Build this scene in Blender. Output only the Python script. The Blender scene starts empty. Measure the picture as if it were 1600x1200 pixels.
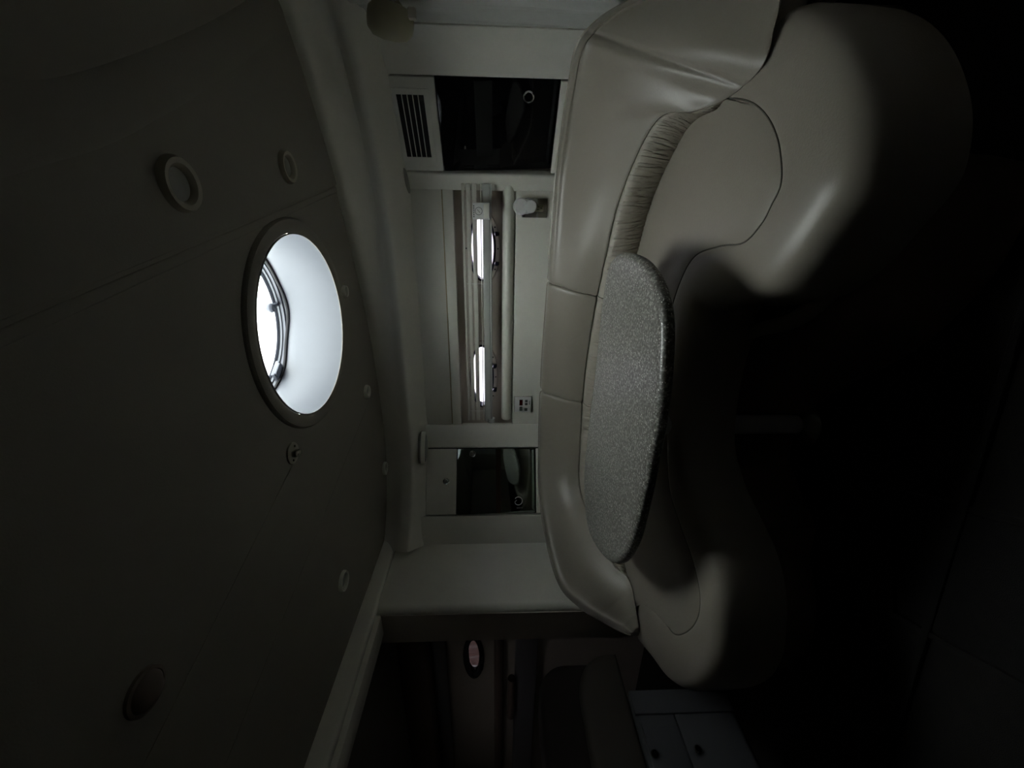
import bpy, bmesh, math, random
from math import sin, cos, pi, radians, atan2, hypot
from mathutils import Vector, Matrix, noise

random.seed(4)
S = bpy.context.scene
COL = S.collection

# ------------------------------------------------------------------ camera, world, sun, exposure
EYE = 1.11
FPX = 620.0
YAW, PITCH = radians(22.0), radians(2.3)
Fh = Vector((-sin(YAW), cos(YAW), 0)); Rt = Vector((cos(YAW), sin(YAW), 0))
Fw = (Fh * cos(PITCH) - Vector((0, 0, 1)) * sin(PITCH)).normalized()
Up = Rt.cross(Fw).normalized()
cam = bpy.data.cameras.new('camera'); cam_o = bpy.data.objects.new('camera', cam); COL.objects.link(cam_o)
cam.sensor_width = 36; cam.lens = 36 * FPX / 1600; cam.clip_start = 0.02
M = Matrix((-Up, Rt, -Fw)).transposed().to_4x4(); M.translation = Vector((0, 0, EYE))   # the camera is held on its side
cam_o.matrix_world = M
S.camera = cam_o

W = bpy.data.worlds.new('sky'); S.world = W; W.use_nodes = True
bg = W.node_tree.nodes['Background']; bg.inputs[0].default_value = (0.97, 1.0, 0.98, 1); bg.inputs[1].default_value = 13.8
S.view_settings.view_transform = 'Standard'; S.view_settings.look = 'None'
S.view_settings.gamma = 1; S.view_settings.use_curve_mapping = False
S.view_settings.exposure = 0.0

def ray(x, y):
    return Fw + Rt * ((600 - y) / FPX) - Up * ((x - 800) / FPX)
def at(x, y, z):
    """the point at height z that the photograph shows at pixel x, y"""
    d = ray(x, y); t = (z - EYE) / d.z
    return Vector((d.x * t, d.y * t, z))

# ------------------------------------------------------------------ materials
def mat(name, col, rough=0.5, metal=0.0, coat=0.0, bump=None, var=0.0, spec=0.5, var_scale=3.0, emit=None):
    m = bpy.data.materials.new(name); m.use_nodes = True
    nt = m.node_tree; b = nt.nodes['Principled BSDF']
    b.inputs['Base Color'].default_value = (*col, 1); b.inputs['Roughness'].default_value = rough
    b.inputs['Metallic'].default_value = metal; b.inputs['Coat Weight'].default_value = coat
    b.inputs['Coat Roughness'].default_value = 0.08
    b.inputs['Specular IOR Level'].default_value = spec
    tc = nt.nodes.new('ShaderNodeTexCoord')
    if var:
        n = nt.nodes.new('ShaderNodeTexNoise'); n.inputs['Scale'].default_value = var_scale; n.inputs['Detail'].default_value = 5
        nt.links.new(tc.outputs['Object'], n.inputs['Vector'])
        r = nt.nodes.new('ShaderNodeValToRGB')
        r.color_ramp.elements[0].position = 0.3; r.color_ramp.elements[1].position = 0.7
        r.color_ramp.elements[0].color = (*[c * (1 - var) for c in col], 1)
        r.color_ramp.elements[1].color = (*[min(1, c * (1 + var)) for c in col], 1)
        nt.links.new(n.outputs['Fac'], r.inputs[0]); nt.links.new(r.outputs[0], b.inputs['Base Color'])
    if bump:
        sc, st = bump
        n2 = nt.nodes.new('ShaderNodeTexNoise'); n2.inputs['Scale'].default_value = sc; n2.inputs['Detail'].default_value = 4
        nt.links.new(tc.outputs['Object'], n2.inputs['Vector'])
        bp = nt.nodes.new('ShaderNodeBump'); bp.inputs['Strength'].default_value = st; bp.inputs['Distance'].default_value = 0.002
        nt.links.new(n2.outputs['Fac'], bp.inputs['Height']); nt.links.new(bp.outputs[0], b.inputs['Normal'])
    return m

GEL = mat('gelcoat', (0.84, 0.83, 0.75), 0.27, bump=(180, 0.06), var=0.03)
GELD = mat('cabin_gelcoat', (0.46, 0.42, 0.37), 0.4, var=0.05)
TAUPE = mat('taupe_liner', (0.50, 0.45, 0.38), 0.5, var=0.06)
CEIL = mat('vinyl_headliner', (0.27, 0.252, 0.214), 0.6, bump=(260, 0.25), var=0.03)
LEATH = mat('cream_leather', (0.30, 0.272, 0.226), 0.36, bump=(230, 0.22), var=0.03)
LEATH2 = mat('ruched_leather', (0.44, 0.405, 0.34), 0.33, bump=(160, 0.3), var=0.04)
SEAM = mat('leather_seam', (0.10, 0.09, 0.075), 0.6)
PLINTH = mat('brown_plinth', (0.16, 0.12, 0.10), 0.6, var=0.1)
BLACKG = mat('smoked_glass', (0.004, 0.004, 0.005), 0.04, spec=0.4)
MIRG = mat('dark_mirror_glass', (0.30, 0.35, 0.32), 0.05, metal=1.0)
DARKV = mat('dark_void', (0.008, 0.008, 0.008), 0.7)
CHROME = mat('chrome', (0.75, 0.75, 0.74), 0.12, metal=1.0)
STEEL = mat('brushed_steel', (0.5, 0.5, 0.46), 0.25, metal=1.0)
BRASS = mat('dull_brass', (0.50, 0.42, 0.25), 0.4, metal=0.8)
WHITE = mat('white_plastic', (0.80, 0.80, 0.79), 0.35)
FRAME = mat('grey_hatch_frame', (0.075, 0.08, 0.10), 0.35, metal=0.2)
WELL = mat('darkened_hatch_liner', (0.140, 0.150, 0.172), 0.45)  # liner is white; colour darkened to offset the strong sky light on it
RUB = mat('black_rubber', (0.015, 0.015, 0.017), 0.6)
NAVY = mat('dark_blue_trim', (0.02, 0.022, 0.04), 0.25)
BEIGE = mat('beige_plastic', (0.44, 0.41, 0.28), 0.45)
FABR = mat('curtain_cloth', (0.58, 0.59, 0.56), 0.6, bump=(350, 0.3), var=0.04)
DKCL = mat('dark_cushion_cloth', (0.045, 0.035, 0.031), 0.9, bump=(300, 0.3))
TANB = mat('tan_cushion_edge', (0.10, 0.085, 0.07), 0.7)
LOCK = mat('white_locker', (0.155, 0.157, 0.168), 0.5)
CARPET = mat('dark_carpet', (0.012, 0.0105, 0.009), 0.95, bump=(500, 0.6), var=0.15, var_scale=30)
CARPET2 = mat('grey_brown_carpet', (0.010, 0.009, 0.0085), 0.95, bump=(500, 0.6), var=0.15, var_scale=30)
REDD = mat('dark_red_display', (0.05, 0.002, 0.002), 0.2)
GREYB = mat('grey_button', (0.09, 0.10, 0.09), 0.4)
MARK = mat('pale_emblem', (0.40, 0.40, 0.40), 0.35, metal=0.6)
BROWN = mat('brown_reflective_band', (0.035, 0.022, 0.016), 0.2)
PINKW = mat('weathered_pink_board', (0.56, 0.36, 0.32), 0.8, var=0.2, var_scale=4)
PALEW = mat('pale_batten', (0.85, 0.72, 0.66), 0.8, var=0.1)
LENS = mat('frosted_lens', (0.30, 0.30, 0.27), 0.3, coat=0.4)
RING = mat('cream_light_ring', (0.42, 0.385, 0.31), 0.3)
REDL = mat('reddish_light_housing', (0.17, 0.13, 0.11), 0.5)

def table_mat():
    m = bpy.data.materials.new('speckled_solid_surface'); m.use_nodes = True; nt = m.node_tree; b = nt.nodes['Principled BSDF']
    tc = nt.nodes.new('ShaderNodeTexCoord')
    v = nt.nodes.new('ShaderNodeTexNoise'); v.inputs['Scale'].default_value = 120; v.inputs['Detail'].default_value = 2
    v.inputs['Roughness'].default_value = 0.7
    nt.links.new(tc.outputs['Object'], v.inputs['Vector'])
    r = nt.nodes.new('ShaderNodeValToRGB'); e = r.color_ramp.elements
    e[0].position = 0.35; e[0].color = (0.095, 0.09, 0.078, 1); e[1].position = 0.66; e[1].color = (0.46, 0.45, 0.41, 1)
    a = r.color_ramp.elements.new(0.52); a.color = (0.175, 0.17, 0.152, 1)
    vo = nt.nodes.new('ShaderNodeTexVoronoi'); vo.inputs['Scale'].default_value = 130; nt.links.new(tc.outputs['Object'], vo.inputs['Vector'])
    lt = nt.nodes.new('ShaderNodeMath'); lt.operation = 'LESS_THAN'; lt.inputs[1].default_value = 0.24; nt.links.new(vo.outputs['Distance'], lt.inputs[0])
    sx = nt.nodes.new('ShaderNodeSeparateColor'); nt.links.new(vo.outputs['Color'], sx.inputs[0])
    g2 = nt.nodes.new('ShaderNodeMath'); g2.operation = 'GREATER_THAN'; g2.inputs[1].default_value = 0.62; nt.links.new(sx.outputs[0], g2.inputs[0])
    ml = nt.nodes.new('ShaderNodeMath'); ml.operation = 'MULTIPLY'; nt.links.new(lt.outputs[0], ml.inputs[0]); nt.links.new(g2.outputs[0], ml.inputs[1])
    mc = nt.nodes.new('ShaderNodeMix'); mc.data_type = 'RGBA'; mc.inputs[7].default_value = (0.85, 0.85, 0.80, 1)
    nt.links.new(v.outputs['Fac'], r.inputs[0]); nt.links.new(ml.outputs[0], mc.inputs[0]); nt.links.new(r.outputs[0], mc.inputs[6]); nt.links.new(mc.outputs[2], b.inputs['Base Color'])
    b.inputs['Roughness'].default_value = 0.33
    return m
TABLE = table_mat()

def pane_mat(name, tint):
    m = bpy.data.materials.new(name); m.use_nodes = True; nt = m.node_tree
    for n in list(nt.nodes): nt.nodes.remove(n)
    out = nt.nodes.new('ShaderNodeOutputMaterial'); tr = nt.nodes.new('ShaderNodeBsdfTransparent'); tr.inputs[0].default_value = (*tint, 1)
    gl = nt.nodes.new('ShaderNodeBsdfGlossy'); gl.inputs['Roughness'].default_value = 0.03
    mx = nt.nodes.new('ShaderNodeMixShader')
    mx.inputs[0].default_value = 0.04
    nt.links.new(tr.outputs[0], mx.inputs[1]); nt.links.new(gl.outputs[0], mx.inputs[2])
    nt.links.new(mx.outputs[0], out.inputs[0]); return m
PANE = pane_mat('clear_pane', (0.93, 0.95, 0.95))
PANEL = pane_mat('porthole_pane', (0.48, 0.465, 0.52))
PANED2 = pane_mat('added_hatch_pane', (0.42, 0.405, 0.415))  # tinted pane of the added far-cabin hatch
PANED = pane_mat('smoked_porthole_pane', (0.085, 0.080, 0.085))
def acrylic():
    m = bpy.data.materials.new('milky_acrylic'); m.use_nodes = True; nt = m.node_tree; b = nt.nodes['Principled BSDF']
    b.inputs['Base Color'].default_value = (0.55, 0.56, 0.53, 1); b.inputs['Roughness'].default_value = 0.2
    tr = nt.nodes.new('ShaderNodeBsdfTransparent'); tr.inputs[0].default_value = (0.85, 0.87, 0.85, 1)
    mx = nt.nodes.new('ShaderNodeMixShader'); mx.inputs[0].default_value = 0.97
    tr.inputs[0].default_value = (0.8, 0.78, 0.74, 1)
    nt.links.new(tr.outputs[0], mx.inputs[1]); nt.links.new(b.outputs[0], mx.inputs[2])
    nt.links.new(mx.outputs[0], nt.nodes['Material Output'].inputs[0]); return m
ACRY = acrylic()
SLAT = acrylic(); SLAT.name = 'translucent_slat'
for n_ in SLAT.node_tree.nodes:
    if n_.type == 'MIX_SHADER': n_.inputs[0].default_value = 0.98
    if n_.type == 'BSDF_PRINCIPLED': n_.inputs['Base Color'].default_value = (0.75, 0.73, 0.66, 1)

# ------------------------------------------------------------------ helpers
WM = {}
def tag(o, label=None, cat=None, group=None, kind=None):
    if label: o['label'] = label
    if cat: o['category'] = cat
    if group: o['group'] = group
    if kind: o['kind'] = kind
    return o
def root(name, loc, rz=0.0, **k):
    o = bpy.data.objects.new(name, None); COL.objects.link(o)
    o.empty_display_size = 0.05; o.location = loc; o.rotation_euler = (0, 0, rz)
    WM[o.name] = Matrix.Translation(Vector(loc)) @ Matrix.Rotation(rz, 4, 'Z')
    return tag(o, **k)
def obj(name, bm, m, parent=None, smooth=True, local=False, **k):
    """link a bmesh as one object; world coordinates unless local"""
    if parent is not None:
        mw = WM[parent.name]
        if not local: bmesh.ops.transform(bm, matrix=mw.inverted(), verts=bm.verts)
        loc = None
    else:
        xs = [v.co for v in bm.verts]
        lo = [min(v[i] for v in xs) for i in range(3)]; hi = [max(v[i] for v in xs) for i in range(3)]
        loc = Vector(((lo[0] + hi[0]) / 2, (lo[1] + hi[1]) / 2, lo[2]))
        bmesh.ops.translate(bm, vec=-loc, verts=bm.verts); mw = Matrix.Translation(loc)
    bmesh.ops.recalc_face_normals(bm, faces=bm.faces)
    me = bpy.data.meshes.new(name); bm.to_mesh(me); bm.free()
    if smooth:
        for p in me.polygons: p.use_smooth = True
        me.set_sharp_from_angle(angle=radians(38))
    me.materials.append(m)
    o = bpy.data.objects.new(name, me); COL.objects.link(o)
    if parent is not None: o.parent = parent
    else: o.location = loc
    WM[o.name] = mw.copy()
    return tag(o, **k)
def box(bm, x0, x1, y0, y1, z0, z1, bev=0.0, seg=2):
    r = bmesh.ops.create_cube(bm, size=1); vs = r['verts']
    for v in vs:
        v.co = Vector((x0 + (v.co.x + .5) * (x1 - x0), y0 + (v.co.y + .5) * (y1 - y0), z0 + (v.co.z + .5) * (z1 - z0)))
    if bev:
        es = list({e for v in vs for e in v.link_edges})
        bmesh.ops.bevel(bm, geom=es, offset=bev, segments=seg, affect='EDGES', profile=0.5)
    return bm
def B(*a, **k): return box(bmesh.new(), *a, **k)
def loft(rows, close_rows=False, close_cols=False, caps=False, bm=None):
    bm = bm or bmesh.new()
    g = [[bm.verts.new(p) for p in r] for r in rows]
    n, m = len(g), len(g[0])
    for i in range(n if close_rows else n - 1):
        for j in range(m if close_cols else m - 1):
            a, b_, c, d = g[i][j], g[i][(j + 1) % m], g[(i + 1) % n][(j + 1) % m], g[(i + 1) % n][j]
            try: bm.faces.new((a, b_, c, d))
            except ValueError: pass
    if caps:
        for r in (g[0], g[-1]):
            try: bm.faces.new(r)
            except ValueError: pass
    return bm
def lathe(profile, c, ax=(0, 0, 1), n=48, bm=None, sx=1.0, sy=1.0, xdir=None, closed=False):
    """profile: (radius, height) pairs turned about ax through c"""
    ax = Vector(ax).normalized(); u = Vector(xdir) if xdir else ax.orthogonal(); u = (u - ax * u.dot(ax)).normalized(); v = ax.cross(u)
    c = Vector(c)
    rows = [[c + u * (r * cos(t) * sx) + v * (r * sin(t) * sy) + ax * h for t in [2 * pi * k / n for k in range(n)]] for r, h in profile]
    bm = loft(rows, close_rows=closed, close_cols=True, bm=bm)
    bmesh.ops.remove_doubles(bm, verts=bm.verts, dist=1e-5)
    return bm
def tube(path, r, n=8, closed=False, bm=None):
    rows = []
    L = len(path)
    for i, p in enumerate(path):
        a = path[(i - 1) % L] if closed or i else path[0]; b_ = path[(i + 1) % L] if closed or i < L - 1 else path[-1]
        t = (Vector(b_) - Vector(a)).normalized()
        up = Vector((0, 0, 1)) if abs(t.z) < 0.9 else Vector((1, 0, 0))
        s = t.cross(up).normalized(); w = s.cross(t)
        rr = r[i] if isinstance(r, list) else r
        rows.append([Vector(p) + s * rr * cos(2 * pi * k / n) + w * rr * sin(2 * pi * k / n) for k in range(n)])
    return loft(rows, close_rows=closed, close_cols=True, caps=not closed, bm=bm)
def cr(pts, n, closed=False):
    """Catmull-Rom through pts with n steps per span"""
    out = []; L = len(pts); P = [Vector(p) for p in pts]
    for i in range(L if closed else L - 1):
        p0 = P[(i - 1) % L] if closed or i else P[0] * 2 - P[1]
        p1 = P[i]; p2 = P[(i + 1) % L]
        p3 = P[(i + 2) % L] if closed or i < L - 2 else P[-1] * 2 - P[-2]
        for k in range(n):
            t = k / n
            out.append(0.5 * ((2 * p1) + (p2 - p0) * t + (2 * p0 - 5 * p1 + 4 * p2 - p3) * t * t + (3 * p1 - p0 - 3 * p2 + p3) * t ** 3))
    if not closed: out.append(P[-1].copy())
    return out
def plate(rect, holes, place, thick_vec, extra_levels=None):
    """flat rectangle (u0,u1,v0,v1) with elliptical holes (u,v,a,b), mapped by place(u,v); given real thickness"""
    bm = bmesh.new(); u0, u1, v0, v1 = rect; es = []
    def loop(pts):
        vs = [bm.verts.new((p[0], p[1], 0)) for p in pts]
        es.extend(bm.edges.new((vs[i], vs[(i + 1) % len(vs)])) for i in range(len(vs)))
    loop([(u0, v0), (u1, v0), (u1, v1), (u0, v1)])
    for (cu, cv, a, b_) in holes:
        loop([(cu + a * cos(2 * pi * k / 64), cv + b_ * sin(2 * pi * k / 64)) for k in range(64)])
    bmesh.ops.triangle_fill(bm, edges=es, use_beauty=True, use_dissolve=False)
    for f in list(bm.faces):
        c = f.calc_center_median()
        if any(((c.x - cu) / a) ** 2 + ((c.y - cv) / b_) ** 2 < 0.98 for cu, cv, a, b_ in holes): bm.faces.remove(f)
    for v in bm.verts: v.co = place(v.co.x, v.co.y)
    r = bmesh.ops.extrude_face_region(bm, geom=list(bm.faces))
    bmesh.ops.translate(bm, vec=Vector(thick_vec), verts=[g for g in r['geom'] if isinstance(g, bmesh.types.BMVert)])
    return bm
def prism(pts, z0, z1, bev=0.0, seg=3):
    bm = bmesh.new(); a = [bm.verts.new((p[0], p[1], z0)) for p in pts]; f = bm.faces.new(a)
    r = bmesh.ops.extrude_face_region(bm, geom=[f]); nv = [g for g in r['geom'] if isinstance(g, bmesh.types.BMVert)]
    bmesh.ops.translate(bm, vec=(0, 0, z1 - z0), verts=nv)
    if bev:
        es = [e for e in bm.edges if abs(e.verts[0].co.z - e.verts[1].co.z) < 1e-6]
        bmesh.ops.bevel(bm, geom=es, offset=bev, segments=seg, affect='EDGES', profile=0.5)
    return bm
ST = 'structure'

# ------------------------------------------------------------------ the shell
CZ = EYE + 0.66                                   # underside of the headliner
HC = Vector((-0.342, 1.377, 0)); HR = 0.303       # hatch centre and radius
WY = 2.20                                         # window wall
# floor, with the raised strip of carpet nearer the camera
obj('floor', B(-4.7, 1.3, -1.4, 2.8, -0.05, 0.0), CARPET, kind=ST, smooth=False)
e0, e1 = at(1610, 500, 0), at(1392, 1200, 0)
d01 = (e1 - e0).normalized()
q = [e0 - d01 * 0.6, e1 + d01 * 1.0]
nrm = Vector((d01.y, -d01.x, 0)); nrm = nrm if nrm.y < 0 else -nrm
obj('trim_1', prism([q[0], q[1], q[1] + Vector((0.012, 0.02, 0)), q[0] + Vector((0.012, 0.02, 0))], -0.01, 0.012, 0.003), CARPET2, kind=ST,
    label='low step edge across the dark cabin floor')
fh = root('floor_hatch', (-0.75, 0.62, 0.0), radians(24), label='framed lift-out hatch set in the dark floor, low in the photo', cat='floor hatch')
obj('hatch_lid', B(-0.16, 0.16, -0.20, 0.20, -0.01, 0.006, bev=0.003), CARPET2, fh, local=True)
fr = bmesh.new()
for a in ((-0.18, -0.165, -0.22, 0.22), (0.165, 0.18, -0.22, 0.22), (-0.165, 0.165, -0.22, -0.205), (-0.165, 0.165, 0.205, 0.22)):
    box(fr, a[0], a[1], a[2], a[3], -0.01, 0.010, bev=0.002)
obj('hatch_frame', fr, CARPET, fh, local=True)

ceil = obj('ceiling', plate((-4.7, 1.3, -1.4, 2.8), [(HC.x, HC.y, HR + 0.03, HR + 0.03), (-3.35, .95, .20, .20)], lambda u, v: Vector((u, v, CZ)), (0, 0, 0.05)), CEIL, kind=ST, smooth=False)  # second hole is for the added hatch that lights the far cabin
# second headliner panel, a few millimetres lower, beyond the seam
s0, s1 = at(527, 287, CZ), at(0, 500, CZ)
sd = (s1 - s0).normalized()
arc = cr([at(0, 203, CZ), at(150, 168, CZ), at(300, 98, CZ), at(380, 48, CZ), at(430, 5, CZ), at(452, -30, CZ)], 8)
a_ext = arc[0] + (arc[0] - arc[1]).normalized() * 0.5
pp = [s0 - sd * 0.25, s1 + sd * 0.9, Vector((1.2, -.6, CZ)), Vector((1.2, 2.2, CZ))]
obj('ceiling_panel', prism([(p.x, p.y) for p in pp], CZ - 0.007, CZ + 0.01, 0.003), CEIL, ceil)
ar = [a_ext] + arc; rows = []
for i, p in enumerate(ar):
    t_ = (ar[min(i + 1, len(ar) - 1)] - ar[max(i - 1, 0)]).normalized(); nn_ = Vector((-t_.y, t_.x, 0)); fade_ = min(1, (len(ar) - 1 - i) / 14)
    rows.append([p + nn_ * (.05 * cos(t)) + Vector((0, 0, -.005 - .010 * fade_ * sin(t) ** 1.5)) for t in [pi * j / 12 for j in range(13)]])
obj('curved_ridge', loft(rows), CEIL, ceil)
# soft ridge running parallel to the seam
off = Vector((-sd.y, sd.x, 0)); off = off if off.x < 0 else -off
rows = []
for k in range(31):
    p = s0.lerp(s1 + sd * 0.6, k / 30) + off * (0.018 + 0.004 * k / 30)
    rows.append([p + off * (0.011 * cos(t)) + Vector((0, 0, -0.0035 * sin(t))) for t in [pi * j / 8 for j in range(9)]])
obj('seam_ridge', loft(rows), CEIL, ceil)
for k, (p, q_) in enumerate([((583, 610), (350, 1200)), ((470, 700), (222, 1200))]):
    a, b_ = at(*p, CZ), at(*q_, CZ); b_ = b_ + (b_ - a) * 0.3
    obj('seam_bead', tube([a, b_], 0.0008, 6), CEIL, ceil)

# window wall: the recess between the two angled cabinets
wall = root('wall_back', (-0.49, WY, 0), kind=ST)
RX0, RX1 = -1.15, 0.19
zt, zb = EYE + 0.215, EYE - 0.032                 # top and bottom of the porthole recess
obj('upper_panel', B(RX0 - .1, RX1 + .05, WY, WY + 0.06, EYE + 0.272, CZ + 0.03, bev=0.003), GEL, wall)
obj('upper_strip', B(RX0 - .1, RX1 + .05, WY - 0.002, WY + 0.06, zt, EYE + 0.268, bev=0.004), GEL, wall)
obj('brass_bead', B(RX0, RX1 + .02, WY - 0.004, WY + 0.01, EYE + 0.2675, EYE + 0.272), BRASS, wall)
obj('lower_panel', B(RX0 - .02, RX1 + .05, WY - 0.004, WY + 0.06, 0.0, EYE - 0.10, bev=0.004), GEL, wall)
ledge = []
for x in (RX0 + .03, RX1 + .05):
    ledge.append([Vector((x, WY + 0.06 - 0.085 * sin(t) ** 0.6 if False else WY + 0.02 - 0.042 * sin(t), EYE - 0.064 + 0.031 * cos(t))) for t in [pi * j / 14 for j in range(15)]] + [Vector((x, WY + .05, EYE - .095)), Vector((x, WY + .05, EYE - .033))])
obj('ledge_roll', loft(ledge, close_cols=True, caps=True), GEL, wall)
P1 = (at(755, 395, EYE + .01), 0)                 # (unused distance) the portholes sit in the recess back
RB = WY + 0.055
ports = [(-0.125, EYE + 0.075, 0.195, 0.098), (-0.86, EYE + 0.085, 0.225, 0.096)]
hole = [(x, z, a * 0.86, b * 0.80) for x, z, a, b in ports]
obj('recess_back', plate((RX0 - .15, RX1 + .1, zb - 0.08, zt + 0.05), hole, lambda u, v: Vector((u, RB, v)), (0, 0.05, 0)), TAUPE, wall, smooth=False)
oc = bmesh.new(); box(oc, RX1 + .05, RX1 + .12, WY, WY + .12, 0, CZ + .03)
obj('corner_post', oc, TAUPE, wall)

def porthole(name, c, a, b, yb, ringm, rimm, screws=10, dogs=True, label=None, pane=None):
    w = root(name, (c[0], yb, c[1]), kind=ST)
    if label: w['label'] = label
    cc = Vector((c[0], yb, c[1])); k = b / a
    def ell(prof, cen=cc):      # prof: (offset from outer edge, height towards the room)
        rows = []
        for o_, h in prof:
            rows.append([cen + Vector((( a - o_) * cos(t), -h, (b - o_) * sin(t))) for t in [2 * pi * j / 64 for j in range(64)]])
        return loft(rows, close_cols=True)
    obj('flange_ring', ell([(0, 0), (0.001, .008), (.006, .012), (.022, .012), (.026, .004), (.028, -.06)]), ringm, w)
    obj('inner_rim', ell([(.024, .0), (.024, .016), (.030, .020), (.036, .016), (.040, -.03)]), rimm, w)
    obj('glass_pane', disc(cc + Vector((0, .012, 0)), a - .035, b - .035), pane or PANEL, w)
    for j in range(screws):
        t = 2 * pi * (j + .5) / screws
        p = cc + Vector(((a - .013) * cos(t), -.012, (b - .013) * sin(t)))
        obj('screw', lathe([(0, .002), (.003, .002), (.0045, 0)], p, (0, -1, 0), 8), DARKV if ringm is TAUPE or ringm is GEL else STEEL, w)
    if dogs:
        for s in (-1, 1):
            bm = B(c[0] + s * .075 - .009, c[0] + s * .075 + .009, yb - .032, yb - .008, c[1] - b + .006, c[1] - b + .034, bev=.004)
            lathe([(0, .012), (.010, .012), (.012, .006), (.012, -.006), (.010, -.012), (0, -.012)], (c[0] + s * .075, yb - .034, c[1] - b + .020), (0, -1, 0), 14, bm=bm)
            obj('locking_dog', bm, NAVY, w)
    return w
def disc(c, a, b, n=48):
    bm = bmesh.new(); vs = [bm.verts.new(Vector(c) + Vector((a * cos(2 * pi * k / n), 0, b * sin(2 * pi * k / n)))) for k in range(n)]
    f = bm.faces.new(vs)
    r = bmesh.ops.extrude_face_region(bm, geom=[f]); bmesh.ops.translate(bm, vec=(0, .004, 0), verts=[g for g in r['geom'] if isinstance(g, bmesh.types.BMVert)])
    return bm
porthole('window_1', (ports[0][0], ports[0][1]), ports[0][2], ports[0][3], RB, TAUPE, NAVY, label='oval porthole nearer the plug socket')
porthole('window_2', (ports[1][0], ports[1][1]), ports[1][2], ports[1][3], RB, TAUPE, NAVY, label='oval porthole nearer the thermostat')

# angled facets either side of the window
Rang = atan2(-0.573, 0.82); RP = Vector((0.19, WY, 0))
Lang = atan2(0.487, 0.874); LP = Vector((-1.773, 1.864, 0))
fr_ = root('wall_right_facet', RP, Rang, kind=ST)
obj('facet_backing', B(-0.02, 0.52, 0.045, 0.09, 0, CZ + .03), GEL, fr_, local=True)
obj('stile', B(-0.035, 0.052, -0.026, 0.035, 0.3, CZ - .1, bev=.012, seg=4), GEL, fr_, local=True)
fl_ = root('wall_left_facet', LP, Lang, kind=ST)
obj('facet_backing', B(-0.05, 0.71, 0.045, 0.09, 0, CZ + .03), GEL, fl_, local=True)
obj('stile', B(0.556, 0.70, -0.022, 0.035, 0.3, CZ - .1, bev=.010, seg=4), GEL, fl_, local=True)
obj('stile', B(-0.02, 0.152, -0.022, 0.035, 0.3, CZ - .1, bev=.004, seg=3), GEL, fl_, local=True)
# steep corner facet at the right of the right cabinet
CP = RP + Vector((0.82, -0.573, 0)) * 0.444
CQ = Vector((0.642, 1.812, 0))
cang = atan2(CQ.y - CP.y, CQ.x - CP.x); clen = (CQ - CP).length
cf = root('wall_corner', CP, cang, kind=ST)
obj('corner_board', B(0.0, clen + .03, -0.015, 0.05, 0, CZ + .03, bev=.006), GEL, cf, local=True)
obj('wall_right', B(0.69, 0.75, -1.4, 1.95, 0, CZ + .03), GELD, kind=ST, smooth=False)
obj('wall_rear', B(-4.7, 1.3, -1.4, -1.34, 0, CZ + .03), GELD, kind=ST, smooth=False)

# valance: soft cove from the wall up to the headliner
C_ = [(.66, 1.42), (.60, 1.56), (.5, 1.64), (.34, 1.735), (.153, 1.83), (-.15, 1.94), (-.47, 2.03), (-.85, 2.085), (-1.26, 2.085), (-1.55, 1.99), (-1.72, 1.88), (-1.775, 1.80)]
R_ = [(.68, 1.62), (.62, 1.70), (.545, 1.775), (.42, 1.85), (.26, 1.935), (-.08, 2.045), (-.47, 2.075), (-.88, 2.085), (-1.25, 2.06), (-1.50, 1.975), (-1.67, 1.86), (-1.74, 1.77)]
U_ = [(.68, 1.74), (.63, 1.82), (.555, 1.93), (.42, 2.03), (.19, 2.185), (-.12, 2.20), (-.5, 2.20), (-.9, 2.20), (-1.18, 2.19), (-1.5, 2.01), (-1.72, 1.89), (-1.775, 1.84)]
n = 8
Cc, Rr, Uu = (cr([(x, y, 0) for x, y in L_], n) for L_ in (C_, R_, U_))
rows = []
for c, r, u in zip(Cc, Rr, Uu):
    z = lambda v, h: Vector((v.x, v.y, EYE + h))
    inw = (r - u); inw = inw.normalized() if inw.length > 1e-4 else Vector((0, -1, 0))
    prof = cr([z(c, .665), z(c.lerp(r, .2) + inw * .008, .62), z(r + inw * .018, .56), z(r + inw * .034, .515), z(r + inw * .030, .490), z(r.lerp(u, .15), .468), z(r.lerp(u, .6), .444), z(u, .425)], 4)
    rows.append(prof + [z(u, .42) - inw * .03, z(c, .70) - inw * .12])
val = obj('valance', loft(rows, close_cols=True, caps=True), GEL, kind=ST, label='rounded cream cove along the top of the window wall')

# ------------------------------------------------------------------ cabinets
def panel(x0, x1, h0, h1, t=0.02, bev=.003): return B(x0, x1, -t, 0.004, EYE + h0, EYE + h1, bev=bev)
rc = root('wall_cabinet', RP, Rang, label='wall cabinet with black glass door and slotted vent, right of the portholes when upright', cat='cabinet')
obj('cabinet_carcass', B(0.054, 0.442, .038, 0.045, EYE - .34, EYE + .47), DARKV, rc, local=True)
obj('fascia', panel(0.060, 0.436, 0.249, 0.46), GEL, rc, local=True)
obj('bottom_rail', panel(0.060, 0.436, -0.34, -0.264), GEL, rc, local=True)
def lean(bm, top, deg=4.5):
    for v in bm.verts: v.co.y += (EYE + top - v.co.z) * math.tan(radians(deg))
    return bm
gd = obj('glass_door', lean(panel(0.060, 0.436, -0.260, 0.244, t=0.019), .244), BLACKG, rc, local=True, label='black glass door')
def lknob(x, h, r, m, parent, fr_y=-0.019):
    bm = lathe([(0, .010), (r * .55, .010), (r * .62, .008), (r * .62, .004), (r * .9, .006), (r, .004), (r, 0)], (x, fr_y, EYE + h), (0, -1, 0), 24)
    return obj('knob', bm, m, parent, local=True)
lk = obj('latch_ring', lathe([(.016, .0), (.017, .007), (.020, .009), (.0235, .006), (.024, 0)], (.368, -.019+0.03, EYE - .137), (0, -1, 0), 32), CHROME, gd, local=True)
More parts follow.
